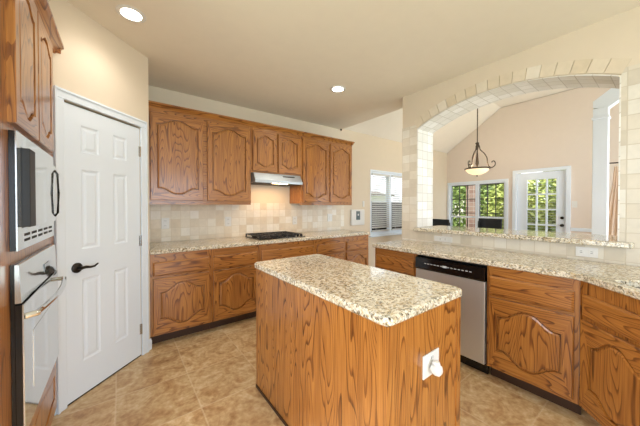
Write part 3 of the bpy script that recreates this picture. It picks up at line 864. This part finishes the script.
ct = thing('cooktop', 'black gas cooktop with iron grates set in the range counter', 'cooktop', (1.67, 3.215, .9145))
bm = prism(B(), round_poly(rect(-.335, .335, -.235, .235), .02), [], 0, .010, XY, .003); obj('surface', bm, 'black', ct)
for bx, by, r in ((-.24, -.11, .042), (-.24, .11, .036), (.0, .02, .05), (.20, -.11, .036), (.20, .11, .042)):
    b_ = obj('burner', lathe(B(), [(r*1.2, .010), (r*1.2, .016), (r, .020), (r, .026), (.001, .028)], (bx, by, 0), 18), 'blackmat', ct, True)
for gx0, gx1 in ((-.325, -.12), (-.112, .085), (.093, .275)):
    bm = B(); z0, z1 = .034, .044; tt = .006
    for x in (gx0, (gx0+gx1)/2 - tt, gx1 - 2*tt): box(bm, x, x + 2*tt, -.225, .225, z0, z1)
    for y in (-.225, -.11, 0, .11, .225 - 2*tt): box(bm, gx0, gx1, y, y + 2*tt, z0, z1)
    for x in (gx0, gx1 - 2*tt):
        for y in (-.225, .225 - 2*tt): box(bm, x, x + 2*tt, y, y + 2*tt, .009, z0)
    obj('grate', bm, 'blackmat', ct)
for k in range(5):
    obj('knob', lathe(B(), [(.017, .010), (.019, .014), (.016, .032), (.001, .034)], (.305, -.17 + k*.085, 0), 14), 'blackmat', ct, True)

# ---------------------------------------------------------------- dishwasher
dw = thing('dishwasher', 'stainless dishwasher with black control panel in the peninsula', 'dishwasher', (XP, 1.457, 0), RP)
obj('tub', mk(.004, .600, .02, dp, .09, .865), 'blackmat', dw)
dd = obj('door_panel', mk(.006, .598, -.022, .0195, .105, .742, .004), 'steel', dw)
bm = prism(B(), [(.0195, .745), (-.028, .745), (-.034, .757), (-.028, .850), (.0195, .856)], [], .006, .598, YZ); cp2 = obj('control_panel', bm, 'black', dw)
for k in range(14):
    a = .10 + k*.030
    if k == 6: continue
    obj('button_mark', mk(a, a+.016, -.0345, -.0305, .800, .806), 'mark', cp2)
obj('badge', mk(.270, .305, -.0345, -.0305, .795, .812), 'mark', cp2)
obj('kick_plate', mk(.006, .598, .05, .065, .004, .09), 'black', dw)

# ---------------------------------------------------------------- recessed ceiling lamps
def downlight(label, x, y, e, r=.078):
    t = thing('recessed_light', label, 'ceiling light', (x, y, HC), 0, 'recessed kitchen lights')
    bm = B(); prof = [(r*.80, -.0005), (r*.80, -.006), (r*.92, -.010), (r*1.06, -.008), (r*1.15, -.003), (r*1.15, -.0005)]
    rings = [[bm.verts.new((a*math.cos(2*PI*k/32), a*math.sin(2*PI*k/32), h)) for k in range(32)] for a, h in prof]
    for A, Bv in zip(rings, rings[1:]):
        for k in range(32): bm.faces.new((A[k], A[(k+1) % 32], Bv[(k+1) % 32], Bv[k]))
    obj('trim_ring', bm, 'plastic', t, True)
    obj('lens', lathe(B(), [(.001, -.009), (r*.5, -.008), (r*.79, -.004), (r*.79, -.001)], (0, 0, 0), 28), 'bulb', t, True)
    lamp('downlight', 'SPOT', (x, y, HC - .02), e, (1, .95, .87), spot_size=math.radians(150), spot_blend=.9, shadow_soft_size=.07)
    return t
downlight('lit recessed ceiling light at upper left, in front of the pantry door', .075, 2.305, 9)
downlight('lit recessed ceiling light over the counter between hood and arch', 2.017, 2.335, 22)
downlight('added recessed ceiling light above the island, unseen beyond the top edge of the picture', 1.25, .75, 9)  # extra fixture added to help light the island
hk = lathe(B(), [(.001, -.03), (.012, -.028), (.018, -.012), (.018, 0), (.001, 0)], (3.10, 3.50, HC - .001), 12)
tag(obj('ceiling_sensor', hk, 'pewter', None, True), 'tiny dark sensor where ceiling and wall meet right of the cabinets', 'sensor')

# ---------------------------------------------------------------- dining side: pendant, chairs, curtain
pd = thing('pendant_lamp', 'bronze scrolled pendant lamp with alabaster bowl hanging in the dining room', 'pendant lamp', (5.37, 2.22, 1.91))
tz = 3.528 - 1.91
obj('rod', tube(B(), [(0, 0, .10), (0, 0, tz)], .009, 8), 'pewter', pd)
obj('canopy', lathe(B(), [(.001, tz-.05), (.03, tz-.045), (.065, tz-.015), (.065, tz), (.001, tz)], (0, 0, 0), 20), 'pewter', pd, True)
obj('hub', lathe(B(), [(.010, .62), (.035, .60), (.018, .57), (.030, .54), (.020, .50), (.010, .46), (.022, .30), (.03, .22), (.014, .17), (.014, .08)], (0, 0, 0), 14), 'pewter', pd, True)
obj('bowl', lathe(B(), [(.001, .0), (.08, .012), (.145, .045), (.185, .085), (.195, .115), (.185, .115), (.001, .10)], (0, 0, 0), 32), 'alabaster', pd, True)
bm = tube(B(), [(.20*math.cos(2*PI*k/32), .20*math.sin(2*PI*k/32), .118) for k in range(32)], .014, 8, True); obj('bowl_ring', bm, 'pewter', pd, True)
obj('finial', lathe(B(), [(.001, -.03), (.012, -.022), (.016, -.010), (.008, 0), (.001, .004)], (0, 0, 0), 12), 'pewter', pd, True)
for k in range(3):
    a = 2*PI*k/3 + math.radians(53); ca, sa = math.cos(a), math.sin(a)
    pr = [(.01, .60), (.035, .53), (.05, .47), (.11, .40), (.155, .31), (.165, .22), (.19, .15), (.235, .13), (.275, .16), (.285, .21), (.262, .245), (.235, .235), (.232, .21)]
    sm = []
    for i in range(len(pr)-1):
        p0, p1, p2, p3 = pr[max(i-1, 0)], pr[i], pr[i+1], pr[min(i+2, len(pr)-1)]
        for j in range(4):
            t = j/4
            sm.append(tuple(.5*((2*p1[q]) + (-p0[q]+p2[q])*t + (2*p0[q]-5*p1[q]+4*p2[q]-p3[q])*t*t + (-p0[q]+3*p1[q]-3*p2[q]+p3[q])*t**3) for q in (0, 1)))
    obj('scroll_arm', tube(B(), [(r*ca, r*sa, z) for r, z in sm], .010, 6), 'pewter', pd, True)
lamp('pendant_glow', 'POINT', (5.37, 2.22, 2.10), 9, (1, .82, .58), shadow_soft_size=.06)

def chair(label, x, y, rz):
    t = thing('dining_chair', label, 'chair', (x, y, 0), rz, 'dining chairs behind the bar')
    obj('seat', mk(-.23, .23, -.22, .22, .43, .48, .015), 'chair', t)
    for sx in (-1, 1):
        obj('leg', mk(sx*.20-.02, sx*.20+.02, -.21, -.17, 0, .43), 'chair', t)
        bm = prism(B(), [(.17, 0), (.21, 0), (.22, .45), (.28, 1.02), (.245, 1.02), (.18, .45)], [], sx*.205-.02, sx*.205+.02, YZ); obj('leg', bm, 'chair', t)
    bm = prism(B(), [(.225, .58), (.250, .58), (.29, 1.075), (.262, 1.075)], [], -.225, .225, YZ, .006); obj('backrest', bm, 'chair', t)
    return t
chair('black dining chair seen above the ledge in front of the window pair', 5.72, 2.26, math.radians(-97))
chair('dark dining chair at the left end of the ledge, nearest the tiled arch jamb', 4.62, 2.64, math.radians(52))
chair('dark dining chair right beside the leftmost one, turned towards the window', 5.24, 2.66, math.radians(75))

cu = thing('curtain', 'peach curtain hanging at the right beyond the white post', 'curtain', (6.5, .62, 0))
bm = B(); n = 40; rows = []
for z, sp_, cy in ((.05, .11, -.02), (.8, .105, -.02), (1.3, .075, -.04), (1.7, .045, -.06), (1.98, .035, -.07)):
    rows.append([bm.verts.new((.13*sp_*math.sin(k/n*2*PI*3.2) , cy + sp_*(k/n*2-1), z)) for k in range(n+1)])
for A, Bv in zip(rows, rows[1:]):
    for k in range(n): bm.faces.new((A[k], A[k+1], Bv[k+1], Bv[k]))
bmesh.ops.solidify(bm, geom=bm.faces[:], thickness=.004)
obj('drape', bm, 'curtain', cu, True)
obj('rod', tube(B(), [(0, .06, 2.04), (0, -1.3, 1.98 + .02)], .010), 'bronze', cu)
obj('rod_finial', lathe(B(), [(.001, .055), (.018, .062), (.022, .075), (.012, .09), (.001, .092)], (0, 0, 2.04), 12, 'y'), 'bronze', cu, True)
bm = B(); box(bm, .03, .299, -.62, -.60, 1.99, 2.01); box(bm, -.01, .03, -.62, -.60, 1.985, 2.015); obj('rod_bracket', bm, 'bronze', cu)

# blinds of the breakfast window: slats raised on the upper sash, closed on the lower
for a, b, side in ((WL[0]+.055, 4.495, 'left'), (4.575, WL[1]-.055, 'right')):
    bl = thing('window_blind', 'white slatted blind in the %s sash of the breakfast window' % side, 'blind', ((a+b)/2, YW + .022, 0), 0, 'breakfast window blinds')
    h = (b - a)/2 - .004
    obj('headrail', mk(-h, h, -.018, .018, WL[3]-.095, WL[3]-.055), 'blind', bl)
    bm = B(); z = WL[3] - .12
    while z > WL[2] + .10:
        vs = [bm.verts.new(p) for p in ((-h, -.016, z-.013), (h, -.016, z-.013), (h, .016, z+.013), (-h, .016, z+.013))]
        vt = [bm.verts.new((v.co.x, v.co.y, v.co.z + .003)) for v in vs]
        bm.faces.new(vs[::-1]); bm.faces.new(vt)
        for q in range(4): bm.faces.new((vs[q], vs[(q+1) % 4], vt[(q+1) % 4], vt[q]))
        z -= .042
    obj('slats', bm, 'blind', bl)
    bm = B()
    for x in (-h*.6, h*.6): box(bm, x - .002, x + .002, -.016, -.0145, WL[2]+.09, WL[3]-.09)
    obj('ladder_cord', bm, 'blind', bl)
    obj('bottom_rail', mk(-h, h, -.015, .015, WL[2]+.062, WL[2]+.085), 'blind', bl)

# ---------------------------------------------------------------- outdoors
struct('ground', mk(-8, 30, -14, 30, -.35, -.15), 'grass')
struct('patio', mk(XF+.16, XF+2.6, -3, 6, -.15, -.11), 'stone')
bm = mk(8.0, 8.24, 3.40, 3.60, -.11, 3.0)
uv_planar(tag(obj('brick_pillar', bm, 'brick'), 'brick patio pillar seen in the left dining window', 'pillar'), lambda c, n: (c.y + c.x, c.z))
def shrub(label, x, y, rx, ry, h, mat, n=900, ls=.09, z0=.0, kind='shrub', grp='garden shrubs outside the dining windows'):
    t = thing(kind, label, kind, (x, y, -.15), 0, grp)
    bm = B()
    n = int(n*1.8); ls *= .72
    for i in range(n):
        a = random.uniform(0, 2*PI); c = random.uniform(-1, 1); r = random.uniform(.72, 1.05)*(1 + .12*math.sin(3*a + x) )
        s = math.sqrt(1 - c*c)
        p = Vector((rx*r*s*math.cos(a), ry*r*s*math.sin(a), z0 + (h-z0)*(.5 + .5*c*r)))
        d1_ = Vector((random.gauss(0, 1), random.gauss(0, 1), random.gauss(0, .6))).normalized()
        d2_ = d1_.cross(Vector((random.gauss(0, 1), random.gauss(0, 1), random.gauss(0, 1)))).normalized()
        l = ls*random.uniform(.6, 1.3)
        bm.faces.new([bm.verts.new(p + q) for q in (-d1_*l, d2_*l*.45, d1_*l, -d2_*l*.45)])
    obj('foliage', bm, mat, t)
    obj('stem', tube(B(), [(0, 0, 0), (.02, .01, h*.35), (0, 0, h*.7)], [.05, .04, .02]), 'bark', t)
shrub('bushy yellow-green shrub behind the right dining window', 9.7, 2.9, .75, .8, 2.3, 'leaf_a', 2600, .11)
shrub('tall green shrub behind the left dining window', 11.6, 5.1, .9, 1.0, 2.8, 'leaf_b', 2600, .12)
shrub('round green shrub behind the left panes of glazed door', 8.9, 1.55, .5, .55, 1.7, 'leaf_a', 2000, .10)
shrub('dark shrub behind the right panes of the glazed door', 9.7, .2, .65, .65, 2.2, 'leaf_b', 2200, .11)
shrub('pale shrub between the dining windows and the glazed door', 11.7, 2.4, .9, 1.1, 2.6, 'leaf_a', 2400, .12)
TG = 'trees beyond the garden fence'
shrub('broad pale green tree beyond the fence, seen in the dining windows', 15.6, 6.6, 1.5, 2.1, 5.2, 'leaf_a', 3200, .27, .8, 'tree', TG)
shrub('dark green tree beyond the fence, seen in the glazed door', 15.2, 1.4, 1.3, 1.8, 5.0, 'leaf_b', 3200, .27, .8, 'tree', TG)
fe = thing('garden_fence', 'pale board fence closing the garden beyond the shrubs', 'fence', (13.2, 3.0, -.15))
bm = B()
for k in range(70): box(bm, 0, .02, -6 + k*.2, -6 + k*.2 + .185, 0, 1.75 + .03*(k % 2))
obj('board_panel', bm, 'fence', fe); obj('rail', mk(.02, .06, -6, 8, .4, .5), 'fence', fe); obj('rail', mk(.02, .06, -6, 8, 1.3, 1.4), 'fence', fe)
nh = thing('neighbour_house', 'neighbouring house with brown roof seen through the breakfast window', 'house', (9.0, 13.0, -.15))
obj('house_wall', mk(-5, 7, 0, 4, 0, 2.2), 'siding', nh)
bm = prism(B(), [(-.5, 2.2), (-.5, 2.35), (2, 2.75), (4.5, 2.35), (4.5, 2.2)], [], -5.4, 7.4, YZ); obj('roof', bm, 'roof', nh)
f2 = thing('garden_fence', 'grey board fence between the breakfast window and the neighbouring house', 'fence', (5.0, 6.2, -.15))
bm = B()
for k in range(60): box(bm, -4 + k*.15, -4 + k*.15 + .14, 0, .02, 0, 1.55)
obj('board_panel', bm, 'roof', f2); obj('rail', mk(-4, 5, .02, .06, 1.1, 1.2), 'roof', f2)
